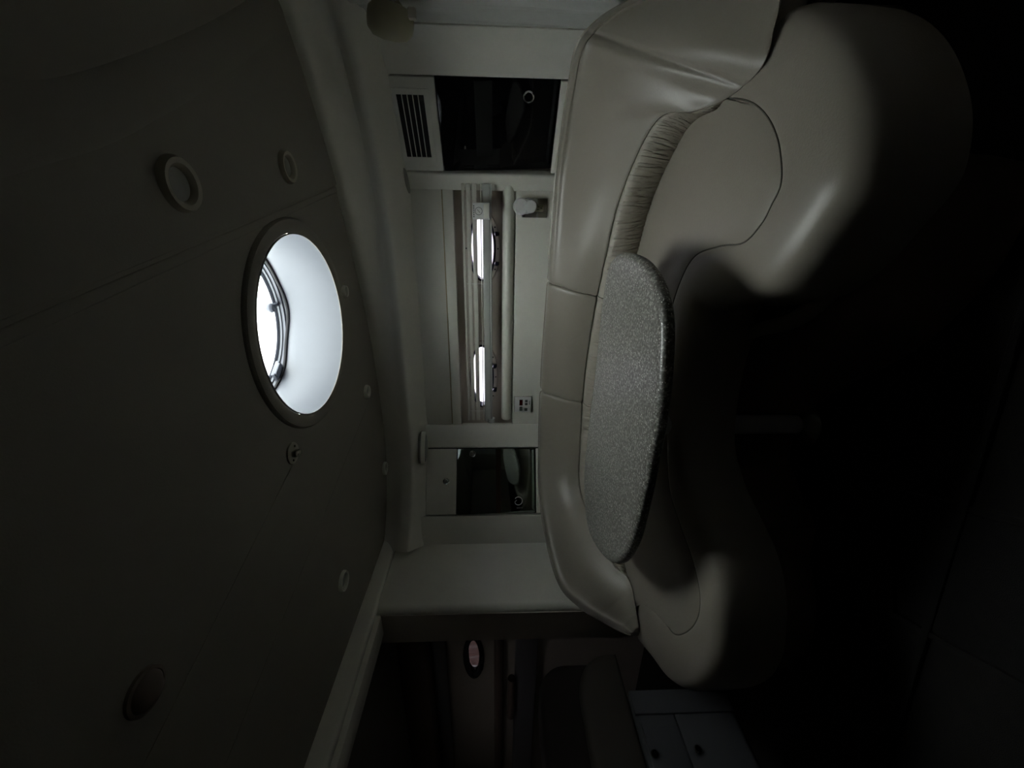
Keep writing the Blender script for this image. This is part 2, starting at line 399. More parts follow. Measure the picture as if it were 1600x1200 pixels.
obj('latch_button', lathe([(0, .004), (.012, .004), (.015, .001)], (.368, -.019+0.03, EYE - .137), (0, -1, 0), 24), BLACKG, gd, local=True)
obj('grey_strip', lean(B(.125, .425, -.0200, -.0185, EYE + .016, EYE + .090), .244), mat('charcoal_strip', (.018, .019, .018), .25), gd, local=True)
vb = bmesh.new()
vx0, vx1, vz0, vz1 = .125, .375, .298, .410
for a in ((vx0 - .022, vx1 + .022, vz1, vz1 + .022), (vx0 - .022, vx1 + .022, vz0 - .022, vz0), (vx0 - .022, vx0, vz0, vz1), (vx1, vx1 + .022, vz0, vz1)):
    box(vb, a[0], a[1], -.0225, -.018, EYE + a[2], EYE + a[3])
vent = obj('vent_frame', vb, GEL, rc, local=True)
obj('vent_opening', B(vx0, vx1, -.0215, -.015, EYE + vz0, EYE + vz1), DARKV, vent, local=True)
for k in range(4):
    h = vz0 + (vz1 - vz0) * (k + 1) / 5
    obj('vent_slat', B(vx0, vx1, -.0245, -.020, EYE + h - .0018, EYE + h + .0018), GEL, vent, local=True)

lc = root('wall_cabinet', LP, Lang, label='wall cabinet with dark mirrored door and small knobs, beside the bulkhead', cat='cabinet')
obj('cabinet_carcass', B(0.154, 0.555, .038, 0.045, EYE - .34, EYE + .44), DARKV, lc, local=True)
ud = obj('upper_door', panel(.160, .550, .241, .420), GEL, lc, local=True, label='small cream upper door')
lknob(.357, .302, .020, CHROME, ud)
md = obj('mirror_door', lean(panel(.160, .550, -.240, .236, t=.019), .236), MIRG, lc, local=True, label='dark mirrored door')
lknob(.520, .145, .020, STEEL, md, -.019+0.0072)
obj('brown_band', lean(B(.162, .548, -.0198, -.0185, EYE - .030, EYE + .002), .236), BROWN, md, local=True)
obj('bottom_rail', panel(.160, .550, -.34, -.245), GEL, lc, local=True)
# round emblem: open ring that curls back inside, with a short line of raised print beside it
em = []
for k in range(40):
    t = radians(35 + 290 * k / 39); em.append(Vector((.231 + .024 * sin(t), -.021, EYE - .137 + .024 * cos(t))))
for k in range(1, 14):
    t = k / 13; em.append(em[39].lerp(Vector((.236, -.021, EYE - .128)), t) + Vector((0, 0, .006 * sin(pi * t))))
obj('emblem', lean(tube(em, .0022, 6), .236), MARK, md, local=True, label='small pale round emblem')
mk = bmesh.new()
for k in range(5):
    box(mk, .186, .193, -.0205, -.0185, EYE - .162 + k * .0075, EYE - .157 + k * .0075)
obj('emblem_print', lean(mk, .236), MARK, md, local=True)

# ------------------------------------------------------------------ things on the window wall
pr = root('plug_socket', (0.085, WY - .004, EYE - .17), label='chrome plug socket plate above the settee', cat='socket')
ox, oz = 0.075, EYE - .185
bm = B(ox - .045, ox + .045, WY - .012, WY - .004, oz - .075, oz + .055, bev=.003)
obj('cover_plate', bm, CHROME, pr)
sc = obj('socket_face', B(ox - .017, ox + .017, WY - .016, WY - .010, oz - .055, oz - .010, bev=.006, seg=3), BEIGE, pr)
for dx, w_, h_ in ((-.007, .0025, .010), (.007, .0025, .008)):
    obj('slot', B(ox + dx - w_ / 2 * 1.2, ox + dx + w_ / 2 * 1.2, WY - .0168, WY - .0155, oz - .032, oz - .032 + h_), DARKV, sc)
obj('slot', lathe([(0, .0008), (.003, .0008), (.003, 0)], (ox, WY - .016, oz - .043), (0, -1, 0), 10), DARKV, sc)
nl = root('plug_in_device', (0.085, WY - .05, EYE - .14), label='white round plug-in unit in the chrome socket', cat='plug')
obj('round_body', lathe([(0, .030), (.033, .030), (.038, .026), (.040, .018), (.040, .004), (.036, 0), (0, 0)], (ox + .006, WY - .020, oz + .060), (0, -1, 0), 36), WHITE, nl)
obj('shoulder', B(ox - .028, ox + .040, WY - .040, WY - .016, oz + .020, oz + .066, bev=.006), WHITE, nl)
obj('round_cap', lathe([(0, .040), (.026, .040), (.030, .036), (.031, .026), (.031, 0), (0, 0)], (ox + .006, WY - .018, oz + .014), (0, -1, 0), 32), WHITE, nl)

tp = at(821, 635, EYE)   # direction only
tx, tz = -1.018, EYE - .163
th = root('thermostat', (tx, WY - .004, tz), label='square white thermostat panel with small dark red display', cat='thermostat')
obj('back_plate', B(tx - .053, tx + .053, WY - .010, WY - .004, tz - .053, tz + .053, bev=.002), GELD, th)
fp = obj('face_plate', B(tx - .050, tx + .050, WY - .018, WY - .008, tz - .050, tz + .050, bev=.003), WHITE, th)
obj('display', B(tx - .004, tx + .034, WY - .0195, WY - .0175, tz + .002, tz + .022), REDD, fp)
for a, c in (((-.040, -.012), (.003, .021)), ((.018, .033), (-.028, -.012)), ((-.002, .013), (-.028, -.012)), ((-.040, -.022), (-.028, -.010))):
    obj('button', B(tx + a[0], tx + a[1], WY - .0205, WY - .0175, tz + c[0], tz + c[1], bev=.001), GREYB, fp)
lp = bmesh.new()
for k in range(5): box(lp, tx + .002 + k * .0052, tx + .0055 + k * .0052, WY - .0186, WY - .0178, tz - .043, tz - .037)
obj('printed_line', lp, GREYB, fp)

# slatted blind drawn up across both portholes
bl = root('window_blind', (-0.48, WY - .03, EYE - .01), label='translucent horizontal slat blind hanging across both portholes', cat='blind')
BY = WY - .028
for h0, h1, tilt in ((.157, .170, .0), (.127, .148, .0), (.096, .119, .0), (.0735, .0785, 0)):
    bm = B(-1.115, RX1 - .01, BY - .005, BY + .003, EYE + h0, EYE + h1, bev=.003)
    obj('slat', bm, SLAT, bl)
obj('bottom_rail', B(-1.12, RX1 - .01, BY - .012, BY + .006, EYE + .030, EYE + .068, bev=.007, seg=3), ACRY, bl, label='milky clear bottom rail')
obj('bottom_rail_lip', B(-1.12, RX1 - .01, BY - .017, BY - .009, EYE + .021, EYE + .031, bev=.003), ACRY, bl)
for x in (-1.05, -.74, -.30):
    obj('ladder_cord', tube([(x, BY - .006, EYE + .155), (x, BY - .006, EYE + .02)], .0012, 6), WHITE, bl)
obj('end_cap', lathe([(0, .006), (.020, .006), (.022, 0), (.022, -.02), (0, -.02)], (-1.12, BY - .004, EYE + .030), (-1, 0, 0), 20), ACRY, bl)
bb = root('blind_bracket', (0.055, WY - .05, EYE + .07), label='small pale box bracket with a ringed emblem on the blind', cat='bracket')
bx, bz = 0.055, EYE + .073
bo = obj('bracket_body', B(bx - .038, bx + .038, WY - .070, WY - .036, bz - .042, bz + .042, bev=.003), WHITE, bb)
obj('ring_emblem', tube([(bx + .017 * cos(2 * pi * k / 28), WY - .0712, bz + .012 + .017 * sin(2 * pi * k / 28)) for k in range(28)], .0012, 6, closed=True), GREYB, bo)
obj('emblem_bar', tube([(bx - .007, WY - .0712, bz + .005), (bx + .007, WY - .0712, bz + .019)], .0011, 6), GREYB, bo)
obj('latch_plate', B(bx - .033, bx + .033, WY - .074, WY - .069, bz - .040, bz - .012, bev=.002), GEL, bo)
lt = bmesh.new()
for k in range(6): box(lt, bx - .028 + k * .0095, bx - .0215 + k * .0095, WY - .0712, WY - .0698, bz + .033, bz + .038)
obj('printed_line', lt, GREYB, bo)

bb.location.y -= .012
# oval courtesy lights under the cove
for i, (x, y, h, rz, sx, lab) in enumerate(((634, 286, .438, Rang, .085, 'oval clear courtesy light under the cove, beside the black glass cabinet'),
                                  (664, 700, .427, Lang, .095, 'oval clear courtesy light under the cove, above the mirrored cabinet'))):
    p = at(x, y, EYE + h)
    t = root('courtesy_light', p, rz, label=lab, cat='light', group='oval courtesy lights under the cove')
    nb = lathe([(0, -.016), (.5, -.014), (.82, -.008), (.95, 0), (.95, .03), (0, .03)], (0, 0, 0), (0, 0, 1), 32, sx=1, sy=1)
    for v in nb.verts: v.co.x *= sx; v.co.y *= .030
    obj('lens', nb, LENS, t, local=True)
    nb = lathe([(.93, 0), (.96, -.004), (1.02, -.003), (1.04, .006), (1.04, .02)], (0, 0, 0), (0, 0, 1), 32)
    for v in nb.verts: v.co.x *= sx; v.co.y *= .031
    obj('bezel', nb, GEL, t, local=True)

# ------------------------------------------------------------------ ceiling fittings
def downlight(x, y, r, label, rm=RING, lm=LENS, drop=.014):
    p = at(x, y, CZ - (0.007 if y < 420 - (x) * .25 else 0))
    t = root('ceiling_downlight', p, 0, label=label, cat='ceiling light', group='round lights in the headliner')
    obj('trim_ring', lathe([(r, .004), (r * .99, -drop * .5), (r * .90, -drop), (r * .72, -drop * .9), (r * .60, -drop * .3), (r * .58, .003)], (0, 0, 0), n=40), rm, t, local=True)
    obj('lens', lathe([(0, -drop * .25), (r * .4, -drop * .2), (r * .6, 0)], (0, 0, 0), n=32), lm, t, local=True)
downlight(278, 288, .055, 'round cream-ringed ceiling light, the larger one past the headliner seam from the hatch')
downlight(447, 261, .048, 'round ceiling light between the hatch and the curtained end, near the cove')
downlight(572, 612, .036, 'small round ceiling light at the cove side of the hatch, near its left end', GEL)
downlight(600, 732, .040, 'small round ceiling light tight against the cove above the mirrored cabinet', GEL)
downlight(535, 908, .045, 'round ceiling light near the bulkhead beam', GEL)
downlight(537, 455, .026, 'tiny round ceiling fitting between the hatch rim and the cove', GEL)
p = at(225, 1080, CZ)
t = root('dome_light', p, radians(20), label='dim reddish domed ceiling light near the lower left of the photo', cat='ceiling light')
obj('dome', lathe([(.036, .002), (.034, -.008), (.026, -.016), (.014, -.019), (0, -.020)], (0, 0, 0), n=36), REDL, t, local=True)
obj('base_ring', lathe([(.043, .002), (.042, -.006), (.036, -.008), (.034, 0)], (0, 0, 0), n=36), REDL, t, local=True)
p = at(456, 708, CZ)
t = root('ceiling_catch', p, radians(15), label='small metal catch with screws on the headliner beside the hatch', cat='catch')
obj('base_plate', lathe([(.036, .002), (.035, -.005), (.030, -.007), (0, -.007)], (0, 0, 0), n=28), RING, t, local=True)
cb = B(-.010, .010, -.018, .018, -.022, -.006, bev=.004); obj('catch_body', cb, STEEL, t, local=True)
for sx in (-1, 1): obj('screw', lathe([(0, -.0095), (.003, -.009), (.004, -.0065)], (sx * .022, .006 * sx, 0), n=10), DARKV, t, local=True)

# ------------------------------------------------------------------ the round roof hatch
ht = root('window_3', (HC.x, HC.y, CZ), kind=ST, label='round roof hatch letting in white daylight')
hz = lambda *pr: lathe([(r, CZ + h) for r, h in pr], (HC.x, HC.y, 0), n=96)
obj('flange_ring', hz((.352, .012), (.351, -.004), (.345, -.012), (.330, -.016), (.313, -.014), (.305, -.008), (.303, .004)), CEIL, ht)
obj('edge_bead', hz((.3050, -.0095), (.3025, -.0125), (.3008, -.0115), (.3012, -.009)), CEIL, ht)
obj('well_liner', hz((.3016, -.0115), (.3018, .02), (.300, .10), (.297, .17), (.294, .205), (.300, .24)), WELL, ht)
sealp = []
for k in range(96):
    t = 2 * pi * k / 96
    sealp.append(Vector((HC.x + .289 * cos(t), HC.y + .289 * sin(t), CZ + .208 + .006 * sin(3 * t + 1) + .004 * sin(7 * t))))
obj('rubber_seal', tube(sealp, .0055, 8, closed=True), RUB, ht)
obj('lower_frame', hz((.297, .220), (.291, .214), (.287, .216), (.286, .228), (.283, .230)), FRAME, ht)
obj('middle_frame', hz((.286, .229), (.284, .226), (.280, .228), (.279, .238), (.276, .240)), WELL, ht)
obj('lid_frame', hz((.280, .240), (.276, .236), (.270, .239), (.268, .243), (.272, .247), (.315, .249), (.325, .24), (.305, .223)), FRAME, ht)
bm = bmesh.new(); vs = [bm.verts.new((HC.x + .272 * cos(2 * pi * k / 128), HC.y + .272 * sin(2 * pi * k / 128), CZ + .243)) for k in range(128)]; f = bm.faces.new(vs)
r_ = bmesh.ops.extrude_face_region(bm, geom=[f]); bmesh.ops.translate(bm, vec=(0, 0, .008), verts=[g for g in r_['geom'] if isinstance(g, bmesh.types.BMVert)])
pane = obj('acrylic_pane', bm, PANE, ht, smooth=False)
sp = bmesh.new()
for k in range(26):
    a, r0 = random.uniform(0, 2 * pi), .22 * random.random() ** .5
    lathe([(0, .0006), (random.uniform(.0008, .0018), .0004), (.002, 0)], (HC.x + r0 * cos(a), HC.y + r0 * sin(a), CZ + .252), n=6, bm=sp)
obj('dirt_specks', sp, GREYB, pane, kind='stuff')
for (x, y, sc_) in ((430, 478, 1.0), (446, 598, 1.0)):
    p = at(x, y, CZ + .225); v = Vector((p.x - HC.x, p.y - HC.y, 0)); ang = atan2(v.y, v.x)
    m_ = Matrix.Translation(Vector((HC.x, HC.y, CZ))) @ Matrix.Rotation(ang, 4, 'Z')
    if y < 500:
        bm = B(.225, .285, -.007, .007, .224, .238, bev=.003)
        lathe([(0, .008), (.016, .008), (.019, .004), (.019, -.008), (.014, -.016), (0, -.016)], (.222, 0, .232), n=18, bm=bm)
    else:
        bm = B(.248, .292, -.035, .035, .210, .226, bev=.004)
        box(bm, .244, .262, -.022, .030, .202, .214, bev=.003)
    bmesh.ops.transform(bm, matrix=m_, verts=bm.verts)
    obj('lid_latch' if y < 500 else 'lid_hinge', bm, FRAME, ht)

h5 = root('added_hatch', (-3.35, .95, CZ), kind=ST, label='added unseen roof hatch that lights the cabin beyond the doorway')  # added out of view, to let sky light into the far cabin
obj('flange_ring', lathe([(.23, .0), (.225, -.012), (.205, -.012), (.195, 0), (.195, .12), (.21, .12)], (0, 0, 0), n=48), GEL, h5, local=True)
obj('acrylic_pane', lathe([(0, .10), (.205, .10), (.205, .108), (0, .108)], (0, 0, 0), n=48), PANED2, h5, local=True)
# ------------------------------------------------------------------ curtained end wall at the right
ct = root('side_curtain', (.66, 1.1, .56), label='pale gathered curtain closing the end beside the settee back', cat='curtain')
rows = []
for i in range(21):
    z = .56 + (CZ - .56) * i / 20; row = []
    for j in range(180):
        y = 1.815 - 1.75 * j / 179
        gather = 1 - .75 * (i / 20)
        w = .010 * sin(y * 74 + 2.2 * sin(y * 9)) + .004 * sin(y * 167 + i * .15)
        row.append(Vector((.657 + w * gather + .004 * noise.noise((y * 5, z * 3, 0)), y, z)))
    rows.append(row)
obj('cloth', loft(rows), FABR, ct)
obj('curtain_rail', B(.645, .685, .0, 1.8, CZ - .02, CZ, bev=.004), GEL, ct)
rl = root('reading_light', (.60, 1.60, EYE + .28), label='beige rounded reading light at the cove by the curtained end', cat='light')
p = Vector((.588, 1.61, EYE + .33))
hb = lathe([(0, .075), (.03, .072), (.045, .055), (.05, .02), (.048, -.02), (.040, -.05), (.022, -.066), (0, -.07)], (0, 0, 0), n=28)
hb2 = Matrix.Translation(p) @ Matrix.Rotation(radians(12), 4, 'Y') @ Matrix.Diagonal((1.0, .8, 1, 1))
bmesh.ops.transform(hb, matrix=hb2, verts=hb.verts); obj('lamp_head', hb, BEIGE, rl)
obj('mounting_arm', tube([p + Vector((.02, 0, 0)), p + Vector((.040, .0, -.02)), p + Vector((.048, .0, -.03))], .012, 10), BEIGE, rl)
obj('switch', B(p.x - .01, p.x + .02, p.y - .055, p.y - .035, p.z - .085, p.z - .06, bev=.005), TAUPE, rl)

# ------------------------------------------------------------------ bulkhead, doorway and the cabin beyond it
wl = root('wall_left', (-1.87, 1.41, 0), kind=ST)
obj('bulkhead', B(-1.99, -1.77, 1.41, 2.6, 0, CZ + .02, bev=.03, seg=5), GEL, wl)
obj('doorway_lining', B(-1.99, -1.80, 1.404, 1.42, .2, CZ - .03), TAUPE, wl)
obj('trim_2', B(-1.795, -1.745, -.6, 1.86, EYE + .585, CZ + .01, bev=.014, seg=4), GEL, kind=ST, label='rounded cream beam over the doorway')
obj('trim_3', B(-1.93, -1.80, -.6, 1.43, EYE + .565, CZ + .01, bev=.006), GEL, kind=ST, label='inner strip of the beam over the doorway')
HY = 1.98
hp = (-2.985, EYE + .165, .235, .078)
cw = root('wall_cabin', (-3.3, HY, 0), kind=ST)
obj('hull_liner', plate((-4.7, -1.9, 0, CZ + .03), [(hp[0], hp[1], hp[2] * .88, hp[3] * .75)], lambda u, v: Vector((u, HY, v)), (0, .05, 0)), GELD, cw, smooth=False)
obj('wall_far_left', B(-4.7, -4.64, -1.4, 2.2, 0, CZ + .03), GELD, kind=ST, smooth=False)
porthole('window_4', (hp[0], hp[1]), hp[2], hp[3], HY, RUB, RUB, screws=0, dogs=True, pane=PANED, label='small oval porthole in the dark cabin beyond the doorway')
obj('overhead_locker', B(-4.6, -2.0, HY - .18, HY, EYE + .47, CZ, bev=.012), PLINTH, cw)
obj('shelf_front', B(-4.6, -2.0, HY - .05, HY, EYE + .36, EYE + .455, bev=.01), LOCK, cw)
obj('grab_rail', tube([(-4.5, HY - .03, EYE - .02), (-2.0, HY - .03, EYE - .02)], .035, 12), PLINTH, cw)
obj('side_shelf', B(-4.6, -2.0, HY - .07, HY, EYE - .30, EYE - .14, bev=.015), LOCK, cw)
bm = tube([(-3.55, HY - .085, EYE - .115), (-3.10, HY - .085, EYE - .115)], .028, 12); obj('grab_slot', bm, PLINTH, cw)

# berth: locker front with drawers and knobs, dark cushion on top
bk = root('berth_locker', (-2.3, .2, 0), label='white locker with dark round pulls beyond the doorway', cat='locker')
LXF = -2.08
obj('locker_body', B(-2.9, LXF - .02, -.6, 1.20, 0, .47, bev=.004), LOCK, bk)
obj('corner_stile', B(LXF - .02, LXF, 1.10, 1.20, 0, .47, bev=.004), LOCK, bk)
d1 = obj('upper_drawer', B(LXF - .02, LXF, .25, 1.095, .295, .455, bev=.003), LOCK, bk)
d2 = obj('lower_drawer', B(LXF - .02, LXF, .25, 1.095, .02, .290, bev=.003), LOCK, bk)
for d_, y_, z_ in ((d1, .945, .440), (d2, .955, .25)):
    obj('pull_knob', lathe([(0, .022), (.012, .021), (.016, .014), (.012, .006), (.009, 0)], (LXF, y_, z_), (1, 0, 0), 20), STEEL, d_)
bc = root('berth_cushion', (-2.25, .8, .47), label='dark berth backrest with a tan rounded border, standing on the white locker', cat='cushion')
def arch(y1, ztop, z0=.47, y0=.0, r=.26, n=12):
    pts = [(y0, z0), (y1, z0)]
    for k in range(n + 1):
        t = pi / 2 * k / n; pts.append((y1 - r + r * cos(t), ztop - r + r * sin(t)))
    return pts + [(y0, ztop)]
def slab(pts, x0, x1, bev):
    bm = prism([(b_, a) for a, b_ in pts], 0, x1 - x0, bev, 4)
    bmesh.ops.transform(bm, matrix=Matrix(((0, 0, 1, x0), (0, 1, 0, 0), (1, 0, 0, 0), (0, 0, 0, 1))), verts=bm.verts)
    return bm
obj('dark_cover', slab(arch(1.41, .89, z0=.472, r=.15), -2.42, -2.195, .03), DKCL, bc)
obj('tan_border', slab(arch(1.40, .70, z0=.472, r=.19), -2.20, -2.10, .03), TANB, bc)

# ------------------------------------------------------------------ settee
SZ = 0.50
_a = lambda x, y, z: tuple(at(x, y, z))
T = [(.62, 1.27, .60), (.605, 1.42, .70), (.588, 1.53, .79), (.54, 1.60, .845), (.455, 1.71, .85), (.335, 1.83, .85), (.18, 1.94, .85), (-.1, 2.0, .85), (-.35, 2.05, .85),
     (-.75, 2.125, .85), (-1.2, 2.10, .85), (-1.52, 1.89, .85), _a(868, 900, .80), _a(905, 948, .71), _a(955, 978, .585), _a(985, 991, .53)]
Bq = [_a(1224, -4, .505), _a(1213, 40, .505), _a(1192, 105, .505), _a(1140, 152, .505), _a(1088, 174, .55), _a(1025, 192, .61), (.11, 1.657, .63), (-.13, 1.79, .63), (-.40, 1.90, .63),
      (-.78, 1.975, .63), (-1.16, 1.935, .63), (-1.39, 1.80, .63), _a(955, 874, .56), _a(984, 905, .505), _a(994, 945, .505), _a(999, 982, .505)]
Sq = [_a(1224, -4, .5)[:2], _a(1213, 40, .5)[:2], _a(1190, 104, .5)[:2], _a(1138, 151, .5)[:2], _a(1104, 169, .5)[:2], _a(1064, 212, .5)[:2], (.125, 1.69), (-.10, 1.80), (-.40, 1.895),
      (-.78, 1.97), (-1.15, 1.92), (-1.38, 1.78), _a(972, 884, .5)[:2], _a(982, 904, .5)[:2], _a(992, 944, .5)[:2], _a(997, 981, .5)[:2]]
NS = 24
Tc = cr(T, NS); Bc = cr(Bq, NS); Sc = cr([(x, y, SZ - .02) for x, y in Sq], NS)
N = len(Tc)
settee = root('curved_settee', (-.6, 1.4, 0), label='curved cream leather settee wrapping around the speckled table', cat='settee')
cut0 = int(2.55 * NS)
def back_profile(i, sh=0.0, noise_amp=0.0):
    t, b = Tc[i], Bc[i]
    inw = Vector((b.x - t.x, b.y - t.y, 0)); d = inw.length; inw.normalize()
    h = t.z - b.z
    r = min(.05, h * .35)
    out = -inw
    pts = [Vector((t.x, t.y, .42)) + out * .02, Vector((t.x, t.y, t.z - r * .7)) + out * .02, Vector((t.x, t.y, t.z - .006)) + out * .008,
           Vector((t.x, t.y, t.z)) + inw * .004, Vector((t.x, t.y, t.z - r * .18)) + inw * min(.035, d * .25), Vector((t.x, t.y, t.z - r * .8)) + inw * min(.056, d * .4)]
    fb = Vector((b.x, b.y, b.z))
    mid = pts[-1].lerp(fb, .5) + inw * .014 + Vector((0, 0, .006))
    q = pts[-1].lerp(fb, .85) + inw * .010
    pts += [mid, q, fb + Vector((0, 0, .004)), fb + Vector((0, 0, -.012)) - inw * .03, Vector((fb.x, fb.y, .43)) - inw * .04]
    cre = .007 * math.exp(-((i - cut0) / 2.4) ** 2) - .004 * math.exp(-((i - cut0 - 7) / 5.0) ** 2)
    for k_ in (3, 4, 5, 6, 7, 8): pts[k_] = pts[k_] - (inw * .8 + Vector((0, 0, .6))) * cre
    c = sum(pts, Vector()) / len(pts)
    if sh: pts = [c + (p - c) * (1 - sh) for p in pts]
    return cr(pts, 4, closed=True)
def segs(cuts, fn, name, m, gap=2, labels=None):
    for k in range(len(cuts) - 1):
        a, b_ = cuts[k] + (gap if k else 0), cuts[k + 1] - (gap if k < len(cuts) - 2 else 0)
        rows = []
        ea = [(a, .10), (a, .04), (a, .012), ]
        idx = [(a, .55), (a + .06, .16), (a + .25, .07), (a + .6, .03), (a + 1.1, .010)] + [(i, 0.0) for i in range(a + 2, b_ - 1)] + [(b_ - 1.1, .010), (b_ - .6, .03), (b_ - .25, .07), (b_ - .06, .16), (b_, .55)]
        for i, s in idx: rows.append(fn(i, s))
        o = obj(name, loft(rows, close_cols=True, caps=True), m, settee)
        if labels and labels[k]: o['label'] = labels[k]
def interp(L_, i):
    a = int(math.floor(i)); a = max(0, min(len(L_) - 2, a)); return L_[a].lerp(L_[a + 1], i - a)
_bp = back_profile
def bp(i, s):
    if i != int(i):
        a = _bp(int(math.floor(i)), s); b_ = _bp(int(math.floor(i)) + 1, s); f = i - math.floor(i)
        return [p.lerp(q, f) for p, q in zip(a, b_)]
    return _bp(int(i), s)
cutA, cutB = int(7.72 * NS), int(9.36 * NS)
segs([0, cutA, cutB, N - 1], bp, 'backrest_cushion', LEATH, gap=0)
# ruched lumbar roll between back and seat
def wr(i):
    return i / NS
def ruch(i, s):
    b, sq = interp(Bc, i), interp(Sc, i)
    t = interp(Tc, i)
    inw = Vector((b.x - t.x, b.y - t.y, 0)).normalized()
    u = i / NS
    fade = max(0.0, min(1, (u - 3.2) / .8, (12.7 - u) / .7)); fade = fade * fade * (3 - 2 * fade)
    pts = []
    nn = 16
    for k in range(nn + 1):
        f = k / nn
        p = b.lerp(Vector((sq.x, sq.y, SZ - .03)), f)
        bul = (max(0.0, sin(pi * f ** .85)) ** .6) * .036 * fade
        # wrinkles: sharp creases that run across the roll and die out part way
        w = 0
        for (fr, am, ph) in ((95, .0055, 0), (41, .005, 3.7), (190, .003, 8.1)):
            v = noise.noise((u * fr / 8.0, f * 1.3 + ph, ph)); w += am * max(0.0, 1 - abs(v) * 7.0)
        pts.append(p + inw * (bul - w * fade * (0.4 + .6 * sin(pi * f)) - .004 * (1 - fade)))
    back = [pts[-1] - inw * .05, pts[0] - inw * .045 + Vector((0, 0, 0))]
    pts = pts + back
    if s:
        c = sum(pts, Vector()) / len(pts); pts = [c + (p - c) * (1 - s) for p in pts]
    return pts
def ruch_seg(a, b_):
    rows = []; st = .125; i = a + .2
    rows.append(ruch(a + .05, .12)); rows.append(ruch(a + .15, .04))
    while i < b_ - .25:
        rows.append(ruch(i, 0)); i += st
    rows.append(ruch(b_ - .15, .04)); rows.append(ruch(b_ - .05, .12))
    obj('ruched_roll', loft(rows, close_cols=True, caps=True), LEATH2, settee, label='gathered lumbar roll')
ruch_seg(int(3.0 * NS), cutA); ruch_seg(cutA, cutB); ruch_seg(cutB, int(12.9 * NS))

# seat: outer outline (widest, z .43) paired with the inner flat panel edge (z .50)
# each pair: outer pixel on the front roll, inner pixel on the seam
pairs = [  # front edge from the right lobe round to the left lobe; plan points
    ((1212, 40), (1122, 162)), ((1240, 16), (1138, 155)), ((1275, 4), (1156, 155)), ((1318, 12), (1176, 162)), ((1356, 42), (1194, 178)), ((1385, 98), (1208, 202)), ((1400, 180), (1217, 235)), ((1385, 275), (1219, 285)),
    ((1335, 350), (1204, 320)), ((1285, 415), (1188, 350)), ((1232, 460), (1160, 379)), ((1172, 477), (1122, 385)), ((1120, 484), (1085, 400)), ((1108, 530), (1062, 440)),
    ((1097, 580), (1045, 500)), ((1088, 640), (1040, 580)), ((1086, 700), (1042, 680)), ((1100, 760), (1045, 760)), ((1124, 820), (1062, 820)), ((1142, 870), (1080, 870)),
    ((1153, 930), (1092, 920)), ((1153, 985), (1092, 955)), ((1146, 1035), (1082, 978)), ((1125, 1068), (1066, 990)), ((1090, 1080), (1052, 990)), ((1058, 1065), (1040, 975)),
    ((1030, 1030), (1020, 950)), ((1008, 1005), (1003, 930))]
outer = [at(*p, .44) for p, _ in pairs]; inner = [at(*q_, SZ) for _, q_ in pairs]
K = 8
oc_, ic_ = cr(outer, K), cr(inner, K)
prof = [(0.02, .30), (0.0, .36), (-.004, .40), (0.0, .435), (.03, .458), (.09, .476), (.20, .489), (.38, .497), (.62, .502), (.82, .502), (.93, .5015), (.965, .499), (1.0, .4965), (1.035, .499)]
rows = []
for f, z in prof:
    row = []
    for o_, i_ in zip(oc_, ic_):
        v = i_ - o_; p = o_ + Vector((v.x, v.y, 0)) * f; p.z = z; row.append(p)
    rows.append(row)
# flat centre panel: from the front seam back to under the roll, in pieces matched to the rear line
rear = [Vector((x, y, .5)) for x, y in [(.36, 1.30), (.35, 1.33), (.345, 1.37), (.34, 1.42), (.325, 1.48), (.29, 1.56), (.16, 1.73), (-.08, 1.86), (-.40, 1.95), (-.78, 2.02), (-1.18, 1.97), (-1.43, 1.81), (-1.50, 1.60), (-1.53, 1.44), (-1.58, 1.34), (-1.68, 1.25)]]
rc_ = cr(rear, NS)
M_ = len(oc_)
rr = [interp(rc_, (len(rc_) - 1) * ((j / (M_ - 1)))) for j in range(M_)]
for k in range(1, 9):
    f = k / 8; row = []
    for j in range(M_):
        a = rows[len(prof) - 1][j]; b_ = rr[j]; p = a.lerp(Vector((b_.x, b_.y, a.z)), f)
        p.z = .5015 + .002 * sin(pi * f); row.append(p)
    rows.append(row)
rows.append([Vector((p.x, p.y, .30)) for p in rr])
seat = loft(rows)
seat_o = obj('seat_cushion', seat, LEATH, settee)
obj('seat_seam', tube([p + Vector((0, 0, .4975 - SZ)) for p in ic_], .0022, 6), SEAM, seat_o)
# piping roll under the seat front and the plinth
pr_ = [at(x, y, .30) for x, y in ((1395, 330), (1300, 452), (1240, 500), (1175, 520), (1140, 560), (1118, 620), (1108, 700), (1128, 780), (1165, 870), (1180, 930), (1184, 985), (1170, 1050))]
obj('front_roll', tube(cr(pr_, 8), .022, 10), LEATH, settee)
pl = [at(x, y, .0) for x, y in ((1640, 260), (1560, 420), (1440, 540), (1330, 600), (1270, 640), (1236, 700), (1240, 780), (1262, 860), (1274, 930), (1268, 1000), (1235, 1050))]
top = [at(x, y, .30) for x, y in ((1480, 230), (1395, 330), (1300, 452), (1220, 500), (1150, 560), (1120, 640), (1112, 700), (1132, 790), (1168, 890), (1182, 960), (1176, 1030))]
a_, b2 = cr(pl, 8), cr(top, 8)
inn = Vector((0, .02, 0))
rows = [[p + Vector((0, 0, .0)) for p in a_], [p.lerp(q_, .25) + Vector((0, 0, 0)) for p, q_ in zip(a_, b2)], [p.lerp(q_, .55) for p, q_ in zip(a_, b2)], [p + inn for p in b2]]
rows.append([p + Vector((0, .12, 0)) for p in b2]); rows.append([Vector((p.x, p.y + .12, 0)) for p in a_])
obj('plinth', loft(rows, close_rows=True, caps=False), PLINTH, settee)
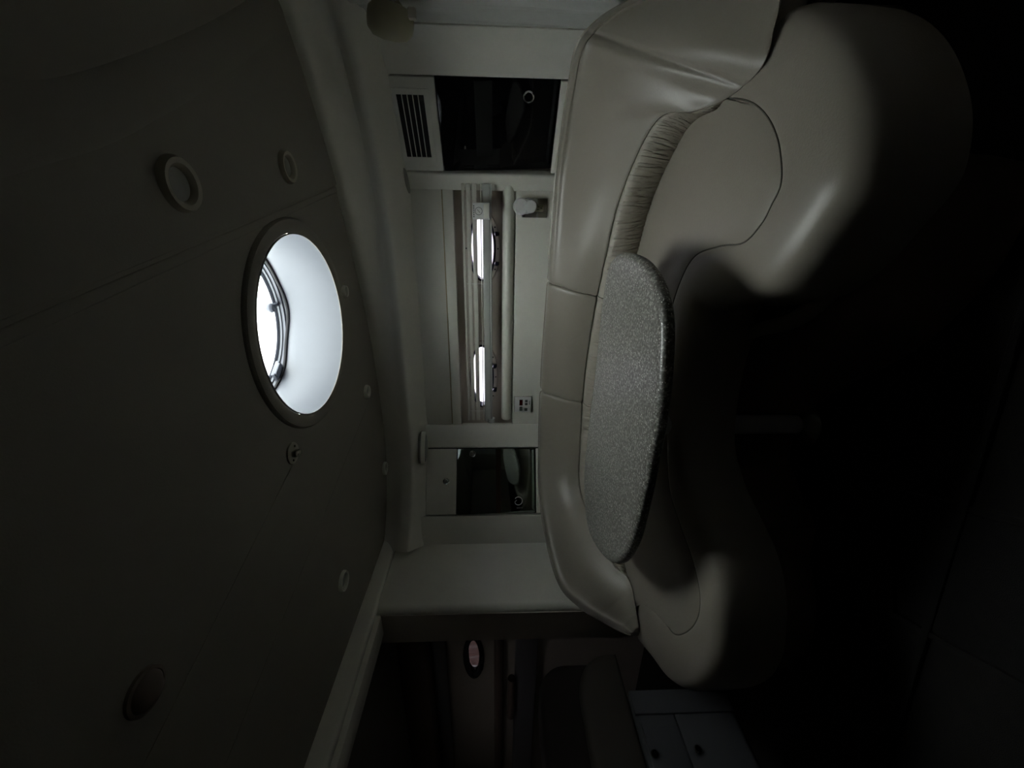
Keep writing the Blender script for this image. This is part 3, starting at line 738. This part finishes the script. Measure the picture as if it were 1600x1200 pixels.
# closed body behind the cushions so that nothing shows hollow from the side
obj('settee_body', prism([(p.x * .98 + 0.0, p.y + .05) for p in (Vector(v) for v in [(-1.70, 1.24, 0), (-1.70, 1.75, 0), (-1.5, 1.95, 0), (-.9, 2.10, 0), (-.1, 1.98, 0), (.3, 1.75, 0), (.5, 1.5, 0), (.58, 1.3, 0), (.40, 1.12, 0), (.0, 1.10, 0), (-.25, 1.35, 0), (-.75, 1.32, 0), (-.98, 1.0, 0), (-1.35, .95, 0)])], 0.0, .45), PLINTH, settee, smooth=False)

# ------------------------------------------------------------------ table
tz_ = .685
tp_ = [(970, 397), (956, 418), (946, 475), (935, 575), (923, 675), (917, 750), (922, 822), (942, 864), (968, 881), (990, 858), (1007, 800), (1025, 715), (1038, 640), (1045, 560), (1045, 490), (1034, 442), (1013, 409), (990, 396)]
tc_ = cr([at(x, y, tz_) for x, y in tp_], 10, closed=True)
cen = sum(tc_, Vector()) / len(tc_)
tbl = root('dinette_table', (cen.x, cen.y, 0), label='speckled grey oval table with a glossy rounded rim on a single post', cat='table')
rows = []
for ins, z in ((.030, .664), (.012, .666), (.003, .672), (0, .682), (.003, .692), (.010, .698), (.020, .7005), (.035, .7015), (.10, .7015), (.3, .7015)):
    rows.append([Vector((p.x, p.y, z)) + (Vector((cen.x, cen.y, 0)) - Vector((p.x, p.y, 0))).normalized() * ins for p in tc_])
bm = loft(rows, close_cols=True, caps=True)
obj('tabletop', bm, TABLE, tbl)
px_, py_ = -.655, 1.235
ped = obj('pedestal', lathe([(.034, .0), (.034, .66)], (px_, py_, 0), n=28), mat('satin_post', (.70, .71, .71), .4), tbl)
obj('floor_socket', lathe([(.034, .03), (.040, .028), (.075, .008), (.08, 0)], (px_, py_, 0), n=32), STEEL, tbl)
obj('top_bracket', lathe([(.034, .60), (.05, .63), (.10, .655), (.11, .665), (0, .665)], (px_, py_, 0), n=32), STEEL, tbl)

# ------------------------------------------------------------------ what stands outside the portholes
fn = root('board_fence', (-9.2, 7.3, 0), label='weathered pinkish board fence seen through the small far porthole', cat='fence')
bd = None
for k in range(18):
    x = -11.35 + k * .42
    o = obj('board', B(x, x + .33, 7.30, 7.34, -.5, 3.6, bev=.01), PINKW, fn)
    obj('batten', B(x + .33, x + .42, 7.27, 7.31, -.5, 3.6), PALEW, fn)
obj('ground', B(-16, 10, 2.9, 14, -.7, -.5), CARPET2, kind=ST, smooth=False)
